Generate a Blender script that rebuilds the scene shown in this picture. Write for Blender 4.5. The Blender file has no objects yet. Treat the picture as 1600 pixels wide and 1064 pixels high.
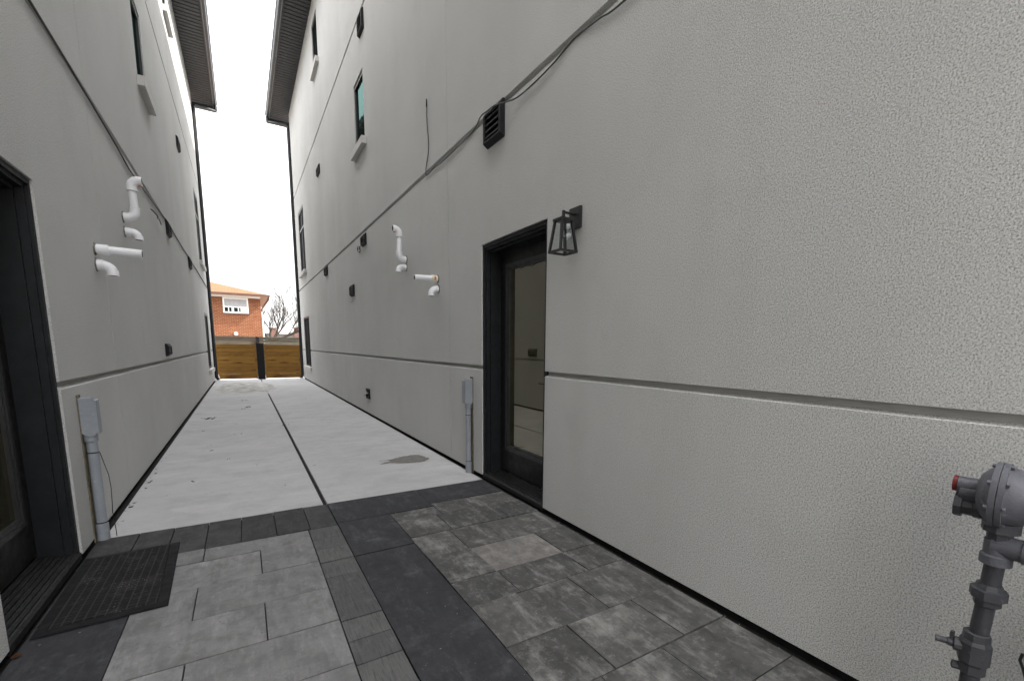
import bpy, bmesh, math, random
from mathutils import Vector, Matrix

random.seed(7)
sc = bpy.context.scene
COL = sc.collection
R = math.radians

# ------------------------------------------------------------------ camera
cam_d = bpy.data.cameras.new("camera")
cam = bpy.data.objects.new("camera", cam_d)
COL.objects.link(cam)
sc.camera = cam
cam_d.sensor_fit = 'HORIZONTAL'
cam_d.sensor_width = 36.0
cam_d.lens = 36.0 * 709.09 / 1600.0
cam_d.shift_x = (800 - 837.6) / 1600.0
cam_d.shift_y = (645.5 - 532) / 1600.0
cam_d.clip_start = 0.02
cam_d.clip_end = 2000
yaw, pitch, roll = 0.5710, -0.1432, 0.0139
fw = Vector((math.sin(yaw) * math.cos(pitch), math.cos(yaw) * math.cos(pitch), math.sin(pitch)))
rt = Vector((math.cos(yaw), -math.sin(yaw), 0))
up = rt.cross(fw)
rt2 = rt * math.cos(roll) + up * math.sin(roll)
up2 = -rt * math.sin(roll) + up * math.cos(roll)
M = Matrix((rt2, up2, -fw)).transposed().to_4x4()
M.translation = Vector((0, 0, 1.27))
cam.matrix_world = M

# ------------------------------------------------------------------ sky, sun, exposure
SUN_EL = R(44)
to_sun = Vector((math.cos(SUN_EL) * math.cos(R(16)), -math.cos(SUN_EL) * math.sin(R(16)), math.sin(SUN_EL)))
w = bpy.data.worlds.new("World")
sc.world = w
w.use_nodes = True
nt = w.node_tree
bg = nt.nodes["Background"]
sky = nt.nodes.new("ShaderNodeTexSky")
sky.sky_type = 'NISHITA'
sky.sun_disc = False
sky.sun_elevation = SUN_EL
sky.sun_rotation = math.atan2(to_sun.x, to_sun.y)
sky.air_density = 1.0
sky.dust_density = 3.0
sky.altitude = 100
tc = nt.nodes.new("ShaderNodeTexCoord")
cn = nt.nodes.new("ShaderNodeTexNoise")
cn.inputs["Scale"].default_value = 2.2
cn.inputs["Detail"].default_value = 5
nt.links.new(tc.outputs["Generated"], cn.inputs["Vector"])
cr = nt.nodes.new("ShaderNodeMapRange")
cr.inputs["From Min"].default_value = 0.3
cr.inputs["From Max"].default_value = 0.6
cr.inputs["To Min"].default_value = 0.72
cr.inputs["To Max"].default_value = 0.95
nt.links.new(cn.outputs["Fac"], cr.inputs["Value"])
mx = nt.nodes.new("ShaderNodeMixRGB")
nt.links.new(cr.outputs["Result"], mx.inputs["Fac"])
nt.links.new(sky.outputs["Color"], mx.inputs["Color1"])
mx.inputs["Color2"].default_value = (10.2, 10.2, 10.2, 1)     # thin bright high cloud
# overcast skies are several times dimmer near the horizon than overhead
sx = nt.nodes.new("ShaderNodeSeparateXYZ")
nt.links.new(tc.outputs["Generated"], sx.inputs[0])
gr = nt.nodes.new("ShaderNodeMapRange")
gr.inputs["From Min"].default_value = 0.0
gr.inputs["From Max"].default_value = 0.9
gr.inputs["To Min"].default_value = 0.20
gr.inputs["To Max"].default_value = 1.30
nt.links.new(sx.outputs[2], gr.inputs["Value"])
vm = nt.nodes.new("ShaderNodeVectorMath")
vm.operation = 'SCALE'
nt.links.new(mx.outputs["Color"], vm.inputs[0])
nt.links.new(gr.outputs["Result"], vm.inputs["Scale"])
nt.links.new(vm.outputs[0], bg.inputs["Color"])
bg.inputs["Strength"].default_value = 0.10
sl = bpy.data.lights.new("sun", 'SUN')
sl.energy = 2.0
sl.angle = R(1.2)
sl.color = (1.0, 0.95, 0.86)
so = bpy.data.objects.new("sun", sl)
COL.objects.link(so)
so.rotation_euler = to_sun.to_track_quat('Z', 'Y').to_euler()
so.location = (10, -5, 20)
sc.view_settings.view_transform = 'Standard'
sc.view_settings.look = 'None'
sc.view_settings.exposure = 2.57
sc.view_settings.gamma = 1.0


# ------------------------------------------------------------------ material helpers
class N:
    """small node-graph helper"""
    def __init__(s, name, rough=0.8, col=(.5, .5, .5), spec=0.4, metal=0.0):
        s.m = bpy.data.materials.new(name)
        s.m.use_nodes = True
        s.t = s.m.node_tree
        s.b = s.t.nodes["Principled BSDF"]
        s.b.inputs["Base Color"].default_value = (*col, 1)
        s.b.inputs["Roughness"].default_value = rough
        s.b.inputs["Specular IOR Level"].default_value = spec
        s.b.inputs["Metallic"].default_value = metal
        s.tc = s.t.nodes.new("ShaderNodeTexCoord")
        s.co = s.tc.outputs["Object"]

    def n(s, kind, **kw):
        x = s.t.nodes.new(kind)
        for k, v in kw.items():
            if k.startswith("_"):
                setattr(x, k[1:], v)
            else:
                i = x.inputs[k.replace("__", " ")]
                if hasattr(v, "node"):
                    s.t.links.new(v, i)
                else:
                    i.default_value = v
        return x

    def mapped(s, scale=(1, 1, 1), rot=(0, 0, 0), loc=(0, 0, 0)):
        return s.n("ShaderNodeMapping", Vector=s.co, Scale=scale, Rotation=rot, Location=loc).outputs[0]

    def noise(s, scale, detail=3, rough=.5, vec=None):
        return s.n("ShaderNodeTexNoise", Vector=vec or s.co, Scale=scale, Detail=detail, Roughness=rough).outputs["Fac"]

    def vor(s, scale, vec=None, out="Distance", feat='F1'):
        return s.n("ShaderNodeTexVoronoi", _feature=feat, Vector=vec or s.co, Scale=scale).outputs[out]

    def rng(s, v, a, b, c, d):
        x = s.n("ShaderNodeMapRange", Value=v)
        for k, q in (("From Min", a), ("From Max", b), ("To Min", c), ("To Max", d)):
            x.inputs[k].default_value = q
        return x.outputs[0]

    def mix(s, f, a, b, mode='MIX'):
        x = s.n("ShaderNodeMixRGB", _blend_type=mode)
        for i, v in (("Fac", f), ("Color1", a), ("Color2", b)):
            if hasattr(v, "node"):
                s.t.links.new(v, x.inputs[i])
            elif i == "Fac":
                x.inputs[i].default_value = v
            else:
                x.inputs[i].default_value = (*v, 1) if len(v) == 3 else v
        return x.outputs[0]

    def math(s, op, a, b=0.0):
        x = s.n("ShaderNodeMath", _operation=op)
        for i, v in enumerate((a, b)):
            if hasattr(v, "node"):
                s.t.links.new(v, x.inputs[i])
            else:
                x.inputs[i].default_value = v
        return x.outputs[0]

    def island(s):
        return s.n("ShaderNodeNewGeometry").outputs["Random Per Island"]

    def color(s, v):
        s.t.links.new(v, s.b.inputs["Base Color"])

    def roughness(s, v):
        s.t.links.new(v, s.b.inputs["Roughness"])

    def bump(s, h, strength=.4, dist=.005):
        b = s.n("ShaderNodeBump", Height=h, Strength=strength, Distance=dist)
        s.t.links.new(b.outputs[0], s.b.inputs["Normal"])


def sep(g):
    return g.n("ShaderNodeSeparateXYZ", Vector=g.co).outputs


def m_stucco():
    g = N("stucco", .92, spec=.2)
    big = g.noise(.55, 4, .55)
    mid = g.noise(5, 4, .6)
    streak = g.noise(1.0, 4, .6, g.mapped((2.2, 2.2, .18)))
    fine = g.noise(185, 2.5, .7)
    pit = g.vor(140)
    pore = g.rng(g.noise(38, 3, .7), .64, .74, 0, .5)
    c = g.mix(g.rng(big, .3, .7, 0, 1), (.47, .469, .460), (.575, .572, .560))
    c = g.mix(g.rng(mid, .35, .75, 0, .28), c, (.50, .497, .484))
    c = g.mix(g.rng(streak, .50, .72, 0, .28), c, (.44, .430, .405))
    c = g.mix(g.rng(g.noise(1.7, 6, .7), .52, .70, 0, .30), c, (.40, .395, .38))
    c = g.mix(g.rng(fine, .50, .37, 0, .75), c, (.20, .198, .192))
    c = g.mix(g.rng(fine, .52, .64, 0, .5), c, (.74, .737, .72))
    c = g.mix(pore, c, (.33, .327, .315))
    g.color(c)
    h = g.math('ADD', g.math('MULTIPLY', fine, .9), g.math('MULTIPLY', pit, .5))
    h = g.math('ADD', h, g.math('MULTIPLY', g.noise(9, 1), .5))
    g.bump(h, .26, .004)
    return g.m


def m_plain(name, col, rough=.6, spec=.4, metal=0, vary=.12, bump=0, scale=9, bscale=60):
    g = N(name, rough, col, spec, metal)
    n = g.noise(scale, 5, .6)
    dk = tuple(x * (1 - vary) for x in col)
    lt = tuple(min(1, x * (1 + vary)) for x in col)
    g.color(g.mix(g.rng(n, .3, .7, 0, 1), dk, lt))
    g.roughness(g.rng(g.noise(scale * 2.3, 4), .3, .7, rough - .08, min(1, rough + .1)))
    if bump:
        g.bump(g.noise(bscale, 3), bump, .003)
    return g.m


def m_concrete():
    g = N("broomed_concrete", .9, spec=.25)
    big = g.noise(.7, 5, .6)
    streak = g.noise(1, 5, .65, g.mapped((.7, 5.5, 1)))
    fine = g.noise(120, 3, .7)
    broom = g.noise(1, 2, .5, g.mapped((4, 160, 1)))
    c = g.mix(g.rng(big, .3, .7, 0, 1), (.375, .371, .376), (.465, .460, .462))
    c = g.mix(g.rng(streak, .35, .7, 0, .55), c, (.35, .345, .35))
    c = g.mix(g.rng(g.noise(3, 6, .72), .48, .72, 0, .6), c, (.30, .293, .285))
    c = g.mix(g.rng(g.noise(11, 5, .75), .60, .70, 0, .35), c, (.25, .243, .235))
    c = g.mix(g.rng(g.noise(1.6, 6, .75), .56, .62, 0, .22), c, (.52, .515, .52))
    c = g.mix(g.rng(fine, .6, .75, 0, .35), c, (.2, .196, .193))
    g.color(c)
    g.bump(g.math('ADD', g.math('MULTIPLY', broom, .6), fine), .35, .003)
    return g.m


def m_paver(name, c1, c2, pale, pale_amt, blue=(0, 0, 0), thresh=.56):
    g = N(name, .85, spec=.3)
    i = g.island()
    c = g.mix(i, c1, c2)
    c = g.mix(g.rng(g.noise(3.2, 6, .65), .35, .7, 0, .55), c, tuple(x * .72 for x in c1))
    # efflorescence: pale cloudy blooms, different on every stone
    off = g.n("ShaderNodeVectorMath", _operation='SCALE', Vector=g.n("ShaderNodeCombineXYZ", X=i, Y=i, Z=i).outputs[0], Scale=23.0).outputs[0]
    v = g.n("ShaderNodeVectorMath", _operation='ADD').outputs[0]
    vn = v.node
    g.t.links.new(g.co, vn.inputs[0]); g.t.links.new(off, vn.inputs[1])
    bl = g.noise(3.6, 7, .7, v)
    c = g.mix(g.rng(bl, thresh, thresh + .14, 0, pale_amt), c, pale)
    c = g.mix(g.rng(g.noise(26, 6, .75, v), .54, .70, 0, pale_amt * .7), c, pale)
    c = g.mix(g.rng(g.noise(9, 6, .7, v), .55, .40, 0, .5), c, tuple(x * .55 for x in c1))
    st = g.n("ShaderNodeMapping", Vector=v, Scale=(9.0, 2.2, 1.0)).outputs[0]
    c = g.mix(g.rng(g.noise(1.3, 7, .72, st), .53, .70, 0, pale_amt * .8), c, pale)
    c = g.mix(g.rng(g.noise(2.1, 6, .7, st), .50, .36, 0, .42), c, tuple(x * .5 for x in c1))
    c = g.mix(g.rng(g.noise(150, 2, .7), .6, .75, 0, .3), c, tuple(x * .5 for x in c1))
    sp = g.vor(60)
    c = g.mix(g.math('MULTIPLY', g.rng(sp, .10, .07, 0, 1), g.rng(g.noise(9, 3), .58, .66, 0, .5)), c, (.5, .48, .46))
    g.color(c)
    g.bump(g.noise(140, 4, .7), .35, .003)
    return g.m


def m_soldier():
    g = N("chiselled_paver", .9, spec=.25)
    i = g.island()
    c = g.mix(i, (.070, .070, .071), (.105, .104, .102))
    c = g.mix(g.rng(g.noise(14, 5, .7), .5, .75, 0, .5), c, (.15, .145, .14))
    cut = g.noise(1, 4, .7, g.mapped((95, 7, 1)))
    c = g.mix(g.rng(cut, .5, .3, 0, .6), c, (.022, .022, .023))
    g.color(c)
    g.bump(cut, .8, .006)
    return g.m


def m_wood(name, c1, c2, c3, axis=(1.8, 10, 10)):
    g = N(name, .7, spec=.3)
    i = g.island()
    off = g.n("ShaderNodeCombineXYZ", X=g.math('MULTIPLY', i, 31.0), Y=g.math('MULTIPLY', i, 17.0)).outputs[0]
    v = g.n("ShaderNodeVectorMath", _operation='ADD').outputs[0]
    g.t.links.new(g.mapped(axis), v.node.inputs[0]); g.t.links.new(off, v.node.inputs[1])
    gr = g.noise(1.6, 6, .65, v)
    kn = g.noise(.9, 3, .5, v)
    c = g.mix(g.rng(gr, .3, .7, 0, 1), c1, c2)
    c = g.mix(g.rng(kn, .56, .68, 0, .8), c, c3)
    c = g.mix(g.math('MULTIPLY', i, .35), c, c3)
    g.color(c)
    g.bump(gr, .3, .003)
    return g.m


def m_brick(c1, c2, mortar):
    g = N("brick", .9, spec=.2)
    s = sep(g)
    v = g.n("ShaderNodeCombineXYZ", X=g.math('ADD', s[0], s[1]), Y=s[2]).outputs[0]
    b = g.n("ShaderNodeTexBrick", Vector=v, Scale=1.0)
    b.inputs["Color1"].default_value = (*c1, 1); b.inputs["Color2"].default_value = (*c2, 1)
    b.inputs["Mortar"].default_value = (*mortar, 1)
    b.inputs["Brick Width"].default_value = .235; b.inputs["Row Height"].default_value = .085
    b.inputs["Mortar Size"].default_value = .011; b.inputs["Mortar Smooth"].default_value = .2
    c = g.mix(g.rng(g.noise(3, 4), .35, .7, 0, .35), b.outputs["Color"], tuple(x * .6 for x in c1))
    g.color(c)
    g.bump(b.outputs["Fac"], -.5, .008)
    return g.m


def m_shingle():
    g = N("shingle", .95, spec=.1)
    v = g.mapped((1, 1, 1))
    b = g.n("ShaderNodeTexBrick", Vector=v, Scale=1.0)
    b.inputs["Color1"].default_value = (.125, .068, .036, 1); b.inputs["Color2"].default_value = (.155, .086, .047, 1)
    b.inputs["Mortar"].default_value = (.09, .048, .026, 1)
    b.inputs["Brick Width"].default_value = .33; b.inputs["Row Height"].default_value = .14
    b.inputs["Mortar Size"].default_value = .012
    g.color(g.mix(g.rng(g.noise(2, 4), .35, .7, 0, .4), b.outputs["Color"], (.14, .082, .05)))
    g.bump(g.noise(60, 3), .4, .01)
    return g.m


def m_glass(name, tint=(.9, .95, .93), ior=2.4, body=(.012, .014, .013)):
    """double glazed pane in front of an unlit room: dark body under a clear mirror coat"""
    m = bpy.data.materials.new(name)
    m.use_nodes = True
    t = m.node_tree
    t.nodes.clear()
    o = t.nodes.new("ShaderNodeOutputMaterial")
    fr = t.nodes.new("ShaderNodeFresnel"); fr.inputs["IOR"].default_value = ior
    d = t.nodes.new("ShaderNodeBsdfDiffuse"); d.inputs["Color"].default_value = (*body, 1)
    gl = t.nodes.new("ShaderNodeBsdfGlossy"); gl.inputs["Color"].default_value = (*tint, 1); gl.inputs["Roughness"].default_value = .015
    tcn = t.nodes.new("ShaderNodeTexCoord")
    no = t.nodes.new("ShaderNodeTexNoise"); no.inputs["Scale"].default_value = 2.5; no.inputs["Detail"].default_value = 1
    t.links.new(tcn.outputs["Object"], no.inputs["Vector"])
    bp = t.nodes.new("ShaderNodeBump"); bp.inputs["Strength"].default_value = .05; bp.inputs["Distance"].default_value = .02
    t.links.new(no.outputs["Fac"], bp.inputs["Height"]); t.links.new(bp.outputs[0], gl.inputs["Normal"])
    mxs = t.nodes.new("ShaderNodeMixShader")
    t.links.new(fr.outputs[0], mxs.inputs[0]); t.links.new(d.outputs[0], mxs.inputs[1]); t.links.new(gl.outputs[0], mxs.inputs[2])
    t.links.new(mxs.outputs[0], o.inputs["Surface"])
    return m


def m_clear():
    m = bpy.data.materials.new("clear_glass")
    m.use_nodes = True
    t = m.node_tree
    t.nodes.clear()
    o = t.nodes.new("ShaderNodeOutputMaterial")
    fr = t.nodes.new("ShaderNodeFresnel"); fr.inputs["IOR"].default_value = 1.5
    tr = t.nodes.new("ShaderNodeBsdfTransparent"); tr.inputs["Color"].default_value = (.9, .93, .92, 1)
    gl = t.nodes.new("ShaderNodeBsdfGlossy"); gl.inputs["Roughness"].default_value = .02
    mxs = t.nodes.new("ShaderNodeMixShader")
    t.links.new(fr.outputs[0], mxs.inputs[0]); t.links.new(tr.outputs[0], mxs.inputs[1]); t.links.new(gl.outputs[0], mxs.inputs[2])
    t.links.new(mxs.outputs[0], o.inputs["Surface"])
    return m


def m_mat():
    g = N("mat_carpet", .97, spec=.1)
    s = sep(g)
    rib = g.math('SINE', g.math('MULTIPLY', s[0], 2 * math.pi / .036))
    dash = g.math('SINE', g.math('ADD', g.math('MULTIPLY', s[1], 2 * math.pi / .03), g.math('MULTIPLY', g.noise(14, 2), 5.0)))
    c = g.mix(g.rng(rib, .7, 1, 0, .75), (.0145, .0140, .0142), (.040, .038, .038))
    c = g.mix(g.math('MULTIPLY', g.rng(dash, .2, 1, 0, .5), g.rng(g.noise(40, 3), .4, .6, 0, 1)), c, (.045, .04, .038))
    lint = g.math('MULTIPLY', g.rng(g.vor(75), .16, .08, 0, 1), g.rng(g.noise(6, 3), .52, .62, 0, 1))
    c = g.mix(g.math('MULTIPLY', lint, .8), c, (.42, .40, .38))
    c = g.mix(g.rng(g.noise(5, 5, .7), .5, .75, 0, .3), c, (.09, .085, .08))
    g.color(c)
    g.bump(g.math('ADD', rib, g.math('MULTIPLY', g.noise(200, 3), 2.0)), .5, .003)
    return g.m


def m_pipe():
    g = N("grey_conduit", .55, spec=.4)
    c = g.mix(g.rng(g.noise(8, 4), .3, .7, 0, 1), (.235, .255, .285), (.30, .32, .345))
    c = g.mix(g.rng(g.noise(55, 4, .7), .57, .68, 0, .6), c, (.40, .39, .37))
    c = g.mix(g.rng(g.noise(4, 4, .7), .58, .8, 0, .45), c, (.16, .14, .10))
    g.color(c)
    return g.m


STUCCO = m_stucco()
REVEAL = m_plain("shaded_stucco_reveal", (.40, .395, .38), .9, .2, vary=.08)  # same stucco made darker: the groove's shade is put into the colour
SILL = m_plain("sill_stone", (.52, .51, .49), .9, .2, vary=.08, bump=.5, bscale=120)
BLACK = m_plain("black_frame", (.012, .0135, .015), .42, .5, vary=.25)
DOORBLK = m_plain("black_door_paint", (.007, .0068, .0066), .5, .4, vary=.2)
JAMB = m_plain("black_jamb", (.0095, .0112, .0128), .6, .3, vary=.3, bump=.15)
SOFFIT = m_plain("soffit_metal", (.026, .029, .033), .55, .4, vary=.12)
FASCIA = m_plain("fascia_metal", (.035, .038, .043), .4, .5, vary=.1)
DARKGAP = m_plain("dark_gap_fill", (.012, .012, .012), .9, .1, vary=.3)  # near-black, so the darkness of recesses is held in the colour
GLASS = m_glass("window_pane", (.17, .29, .27), 1.5)
DGLASS = m_glass("door_pane", (.97, .94, .78), 2.9, (.034, .031, .017))
SCREEN = m_plain("dull_dark_pane", (.010, .011, .013), .85, .05, vary=.2)  # dark matt panes: the lack of reflection is put into the colour
CLEAR = m_clear()
CONC = m_concrete()
PAV_L = m_paver("grey_paver", (0.1702, 0.1680, 0.1667), (0.2212, 0.2178, 0.2156), (0.3858, 0.3801, 0.3801), .35, thresh=.57)
PAV_R = m_paver("mottled_paver", (0.0635, 0.0625, 0.0615), (0.1076, 0.1045, 0.1005), (0.2767, 0.2664, 0.2562), .68, thresh=.52)
PAV_P = m_paver("pale_paver", (0.1525, 0.1440, 0.1379), (0.2074, 0.1952, 0.1891), (0.3050, 0.2806, 0.2623), .6, thresh=.52)
PAV_D = m_paver("charcoal_paver", (0.0281, 0.0287, 0.0329), (0.0378, 0.0378, 0.0427), (0.1220, 0.1220, 0.1281), .34, thresh=.55)
PAV_B = m_paver("border_paver", (0.0366, 0.0366, 0.0390), (0.0586, 0.0586, 0.0598), (0.1342, 0.1281, 0.1220), .3, thresh=.58)
SOLD = m_soldier()
SAND = m_plain("joint_sand", (.020, .019, .018), .95, .1, vary=.3, bump=.4)
GROUND = m_plain("ground_soil", (.20, .185, .165), .95, .1, vary=.3, scale=.6)
PATIO = m_plain("pale_patio", (.55, .53, .53), .9, .2, vary=.1)
MATC = m_mat()
RUB = m_plain("mat_rubber", (.010, .010, .011), .85, .15, vary=.25)
ALU = m_plain("dark_sill_metal", (.010, .010, .0105), .6, .3, vary=.4, scale=25)
PVC = m_plain("white_pvc", (.80, .80, .82), .32, .5, vary=.03)
PVCD = m_plain("pipe_inside", (.10, .095, .09), .8, .2)
PVCC = m_plain("cream_pvc", (.74, .70, .58), .4, .5, vary=.04)
ORANGE = m_plain("orange_print", (.55, .16, .045), .6, .3, vary=.2)
VENT = m_plain("black_vent_plastic", (.012, .0117, .013), .65, .25, vary=.2)
WIRE = m_plain("grey_cable", (.075, .075, .072), .6, .4)
WIREB = m_plain("black_cable", (.012, .012, .012), .5, .4)
COND = m_pipe()
SEAL = m_plain("old_sealant", (.155, .135, .095), .95, .1, vary=.4, bump=.6, scale=20)
def m_worn(name, base, chip, rust):
    g = N(name, .48, spec=.45)
    c = g.mix(g.rng(g.noise(9, 5, .65), .3, .7, 0, 1), tuple(x * .72 for x in base), tuple(x * 1.25 for x in base))
    c = g.mix(g.rng(g.noise(45, 5, .75), .60, .66, 0, .7), c, chip)
    c = g.mix(g.rng(g.noise(17, 6, .75), .63, .70, 0, .7), c, rust)
    g.color(c)
    g.roughness(g.rng(g.noise(30, 4), .3, .7, .36, .65))
    g.bump(g.noise(110, 4, .7), .45, .003)
    return g.m


GASG = m_worn("gas_grey_paint", (.098, .100, .116), (.19, .19, .20), (.07, .05, .04))
GASD = m_worn("gas_dark_paint", (.046, .047, .054), (.11, .11, .12), (.05, .034, .026))
RED = m_plain("red_cap", (.135, .006, .008), .45, .5)
LAMPB = m_plain("lantern_black", (.010, .010, .0105), .45, .5)
CEDAR = m_wood("stained_cedar", (.25, .125, .022), (.38, .20, .042), (.075, .032, .008))
GREYW = m_wood("weathered_wood", (.085, .074, .055), (.115, .102, .076), (.05, .043, .031))
STEEL = m_plain("black_steel", (.006, .0065, .007), .6, .3)
BRICK = m_brick((.165, .047, .020), (.205, .066, .027), (.29, .18, .115))
BRICKD = m_brick((.14, .055, .042), (.16, .07, .052), (.2, .17, .15))
SHING = m_shingle()
GREYROOF = m_plain("grey_roof", (.24, .235, .23), .9, .2, vary=.2)
WHITE = m_plain("white_paint", (.78, .77, .75), .5, .4, vary=.03)
PINKSOF = m_plain("pale_soffit", (.42, .26, .19), .7, .3, vary=.05)
BROWN = m_plain("brown_gutter", (.10, .05, .035), .5, .4)
BLIND = m_plain("blind", (.36, .36, .37), .7, .3)
BARK = m_plain("bark", (.055, .047, .041), .95, .1, vary=.3, scale=20)
DIRT = m_plain("dirt", (.040, .034, .028), .95, .1, vary=.5, bump=.6)
WET = m_plain("damp_concrete", (.140, .132, .122), .75, .35, vary=.25, scale=14)
SANDP = m_plain("loose_sand", (.365, .355, .34), .95, .1, vary=.45, scale=4, bump=.8, bscale=40)
SIDING = m_plain("pale_siding", (.30, .295, .28), .8, .2, vary=.05)


# ------------------------------------------------------------------ mesh helpers
def worg(p):
    o = Vector((0, 0, 0))
    while p is not None:
        o += p.location
        p = p.parent
    return o


def link(name, bm, mats, parent=None, smooth=False, bevel=0, seg=2, origin=None):
    """world-space bmesh -> one mesh object (child of parent when given)"""
    if bevel:
        es = [e for e in bm.edges if len(e.link_faces) == 2 and e.calc_face_angle(0) > R(35)]
        if es:
            bmesh.ops.bevel(bm, geom=es, offset=bevel, segments=seg, affect='EDGES', profile=.5, clamp_overlap=True)
    bmesh.ops.recalc_face_normals(bm, faces=bm.faces[:])
    me = bpy.data.meshes.new(name)
    o = bpy.data.objects.new(name, me)
    COL.objects.link(o)
    if parent is not None:
        org = worg(parent)
        o.parent = parent
        bm.transform(Matrix.Translation(-org))
    elif origin is not None:
        bm.transform(Matrix.Translation(-Vector(origin)))
        o.location = origin
    bm.to_mesh(me)
    bm.free()
    for m in (mats if isinstance(mats, (list, tuple)) else [mats]):
        me.materials.append(m)
    if smooth:
        for p in me.polygons:
            p.use_smooth = True
        try:
            me.set_sharp_from_angle(angle=R(40))
        except Exception:
            pass
    return o


def tag(o, label=None, cat=None, group=None, kind=None):
    if label: o["label"] = label
    if cat: o["category"] = cat
    if group: o["group"] = group
    if kind: o["kind"] = kind
    return o


def thing(name, label, cat, loc, group=None):
    o = bpy.data.objects.new(name, None)
    o.empty_display_size = .1
    COL.objects.link(o)
    o.location = loc
    return tag(o, label, cat, group)


def B():
    return bmesh.new()


def box(bm, x0, x1, y0, y1, z0, z1, mi=0):
    x0, x1 = sorted((x0, x1)); y0, y1 = sorted((y0, y1)); z0, z1 = sorted((z0, z1))
    v = [bm.verts.new(p) for p in ((x0, y0, z0), (x1, y0, z0), (x1, y1, z0), (x0, y1, z0), (x0, y0, z1), (x1, y0, z1), (x1, y1, z1), (x0, y1, z1))]
    for f in ((0, 3, 2, 1), (4, 5, 6, 7), (0, 1, 5, 4), (1, 2, 6, 5), (2, 3, 7, 6), (3, 0, 4, 7)):
        bm.faces.new([v[i] for i in f]).material_index = mi
    return v


def prism(bm, poly, axis, a, b, mi=0):
    """extrude a 2-D polygon along an axis; poly given in the two other axes in order"""
    def P(u, v, t):
        return {'x': (t, u, v), 'y': (u, t, v), 'z': (u, v, t)}[axis]
    A = [bm.verts.new(P(u, v, a)) for u, v in poly]
    Bq = [bm.verts.new(P(u, v, b)) for u, v in poly]
    n = len(poly)
    bm.faces.new(A).material_index = mi
    bm.faces.new(Bq[::-1]).material_index = mi
    for i in range(n):
        bm.faces.new([A[i], Bq[i], Bq[(i + 1) % n], A[(i + 1) % n]]).material_index = mi


def frames(path):
    T = []
    n = len(path)
    for i in range(n):
        a = path[max(0, i - 1)]; b = path[min(n - 1, i + 1)]
        T.append((b - a).normalized())
    u = T[0].orthogonal().normalized()
    out = []
    for t in T:
        u = (u - t * u.dot(t)).normalized()
        out.append((t, u, t.cross(u)))
    return out


def tube(bm, path, r, seg=12, hollow=0, closed_ends=True, mi=0, mi_in=1):
    """swept round tube; r is a number or one radius per point; hollow = wall thickness seen at the LAST end"""
    path = [Vector(p) for p in path]
    fr = frames(path)
    rr = r if isinstance(r, (list, tuple)) else [r] * len(path)
    rings = []
    for p, (t, u, v), q in zip(path, fr, rr):
        rings.append([bm.verts.new(p + (u * math.cos(2 * math.pi * k / seg) + v * math.sin(2 * math.pi * k / seg)) * q) for k in range(seg)])
    for a, b in zip(rings, rings[1:]):
        for k in range(seg):
            bm.faces.new([a[k], a[(k + 1) % seg], b[(k + 1) % seg], b[k]]).material_index = mi
    if closed_ends:
        bm.faces.new(rings[0][::-1]).material_index = mi
    if hollow:
        p = path[-1]; t, u, v = fr[-1]; q = rr[-1] - hollow
        a = rings[-1]
        inn = [bm.verts.new(p + (u * math.cos(2 * math.pi * k / seg) + v * math.sin(2 * math.pi * k / seg)) * q) for k in range(seg)]
        deep = [bm.verts.new(p - t * q * 1.6 + (u * math.cos(2 * math.pi * k / seg) + v * math.sin(2 * math.pi * k / seg)) * q) for k in range(seg)]
        for k in range(seg):
            k2 = (k + 1) % seg
            bm.faces.new([a[k], a[k2], inn[k2], inn[k]]).material_index = mi
            bm.faces.new([inn[k], inn[k2], deep[k2], deep[k]]).material_index = mi_in
        bm.faces.new(deep).material_index = mi_in
    elif closed_ends:
        bm.faces.new(rings[-1]).material_index = mi


def arc(c, a, b, r, n=7):
    """quarter bend: starts at c + a*... from direction a to direction b (both unit); corner point c"""
    c = Vector(c); a = Vector(a).normalized(); b = Vector(b).normalized()
    o = c - a * r + b * r
    return [o - b * r * math.cos(t) + a * r * math.sin(t) for t in [math.pi / 2 * i / n for i in range(n + 1)]]


def lathe(bm, c, axis, prof, seg=20, mi=0):
    """prof: list of (distance along axis, radius)"""
    c = Vector(c); axis = Vector(axis).normalized()
    u = axis.orthogonal().normalized(); v = axis.cross(u)
    rings = []
    for d, r in prof:
        rings.append([bm.verts.new(c + axis * d + (u * math.cos(2 * math.pi * k / seg) + v * math.sin(2 * math.pi * k / seg)) * max(r, 1e-4)) for k in range(seg)])
    for a, b in zip(rings, rings[1:]):
        for k in range(seg):
            bm.faces.new([a[k], a[(k + 1) % seg], b[(k + 1) % seg], b[k]]).material_index = mi
    bm.faces.new(rings[0][::-1]).material_index = mi
    bm.faces.new(rings[-1]).material_index = mi


WR, WL = 1.904, -.876          # the two facing house walls


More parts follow.
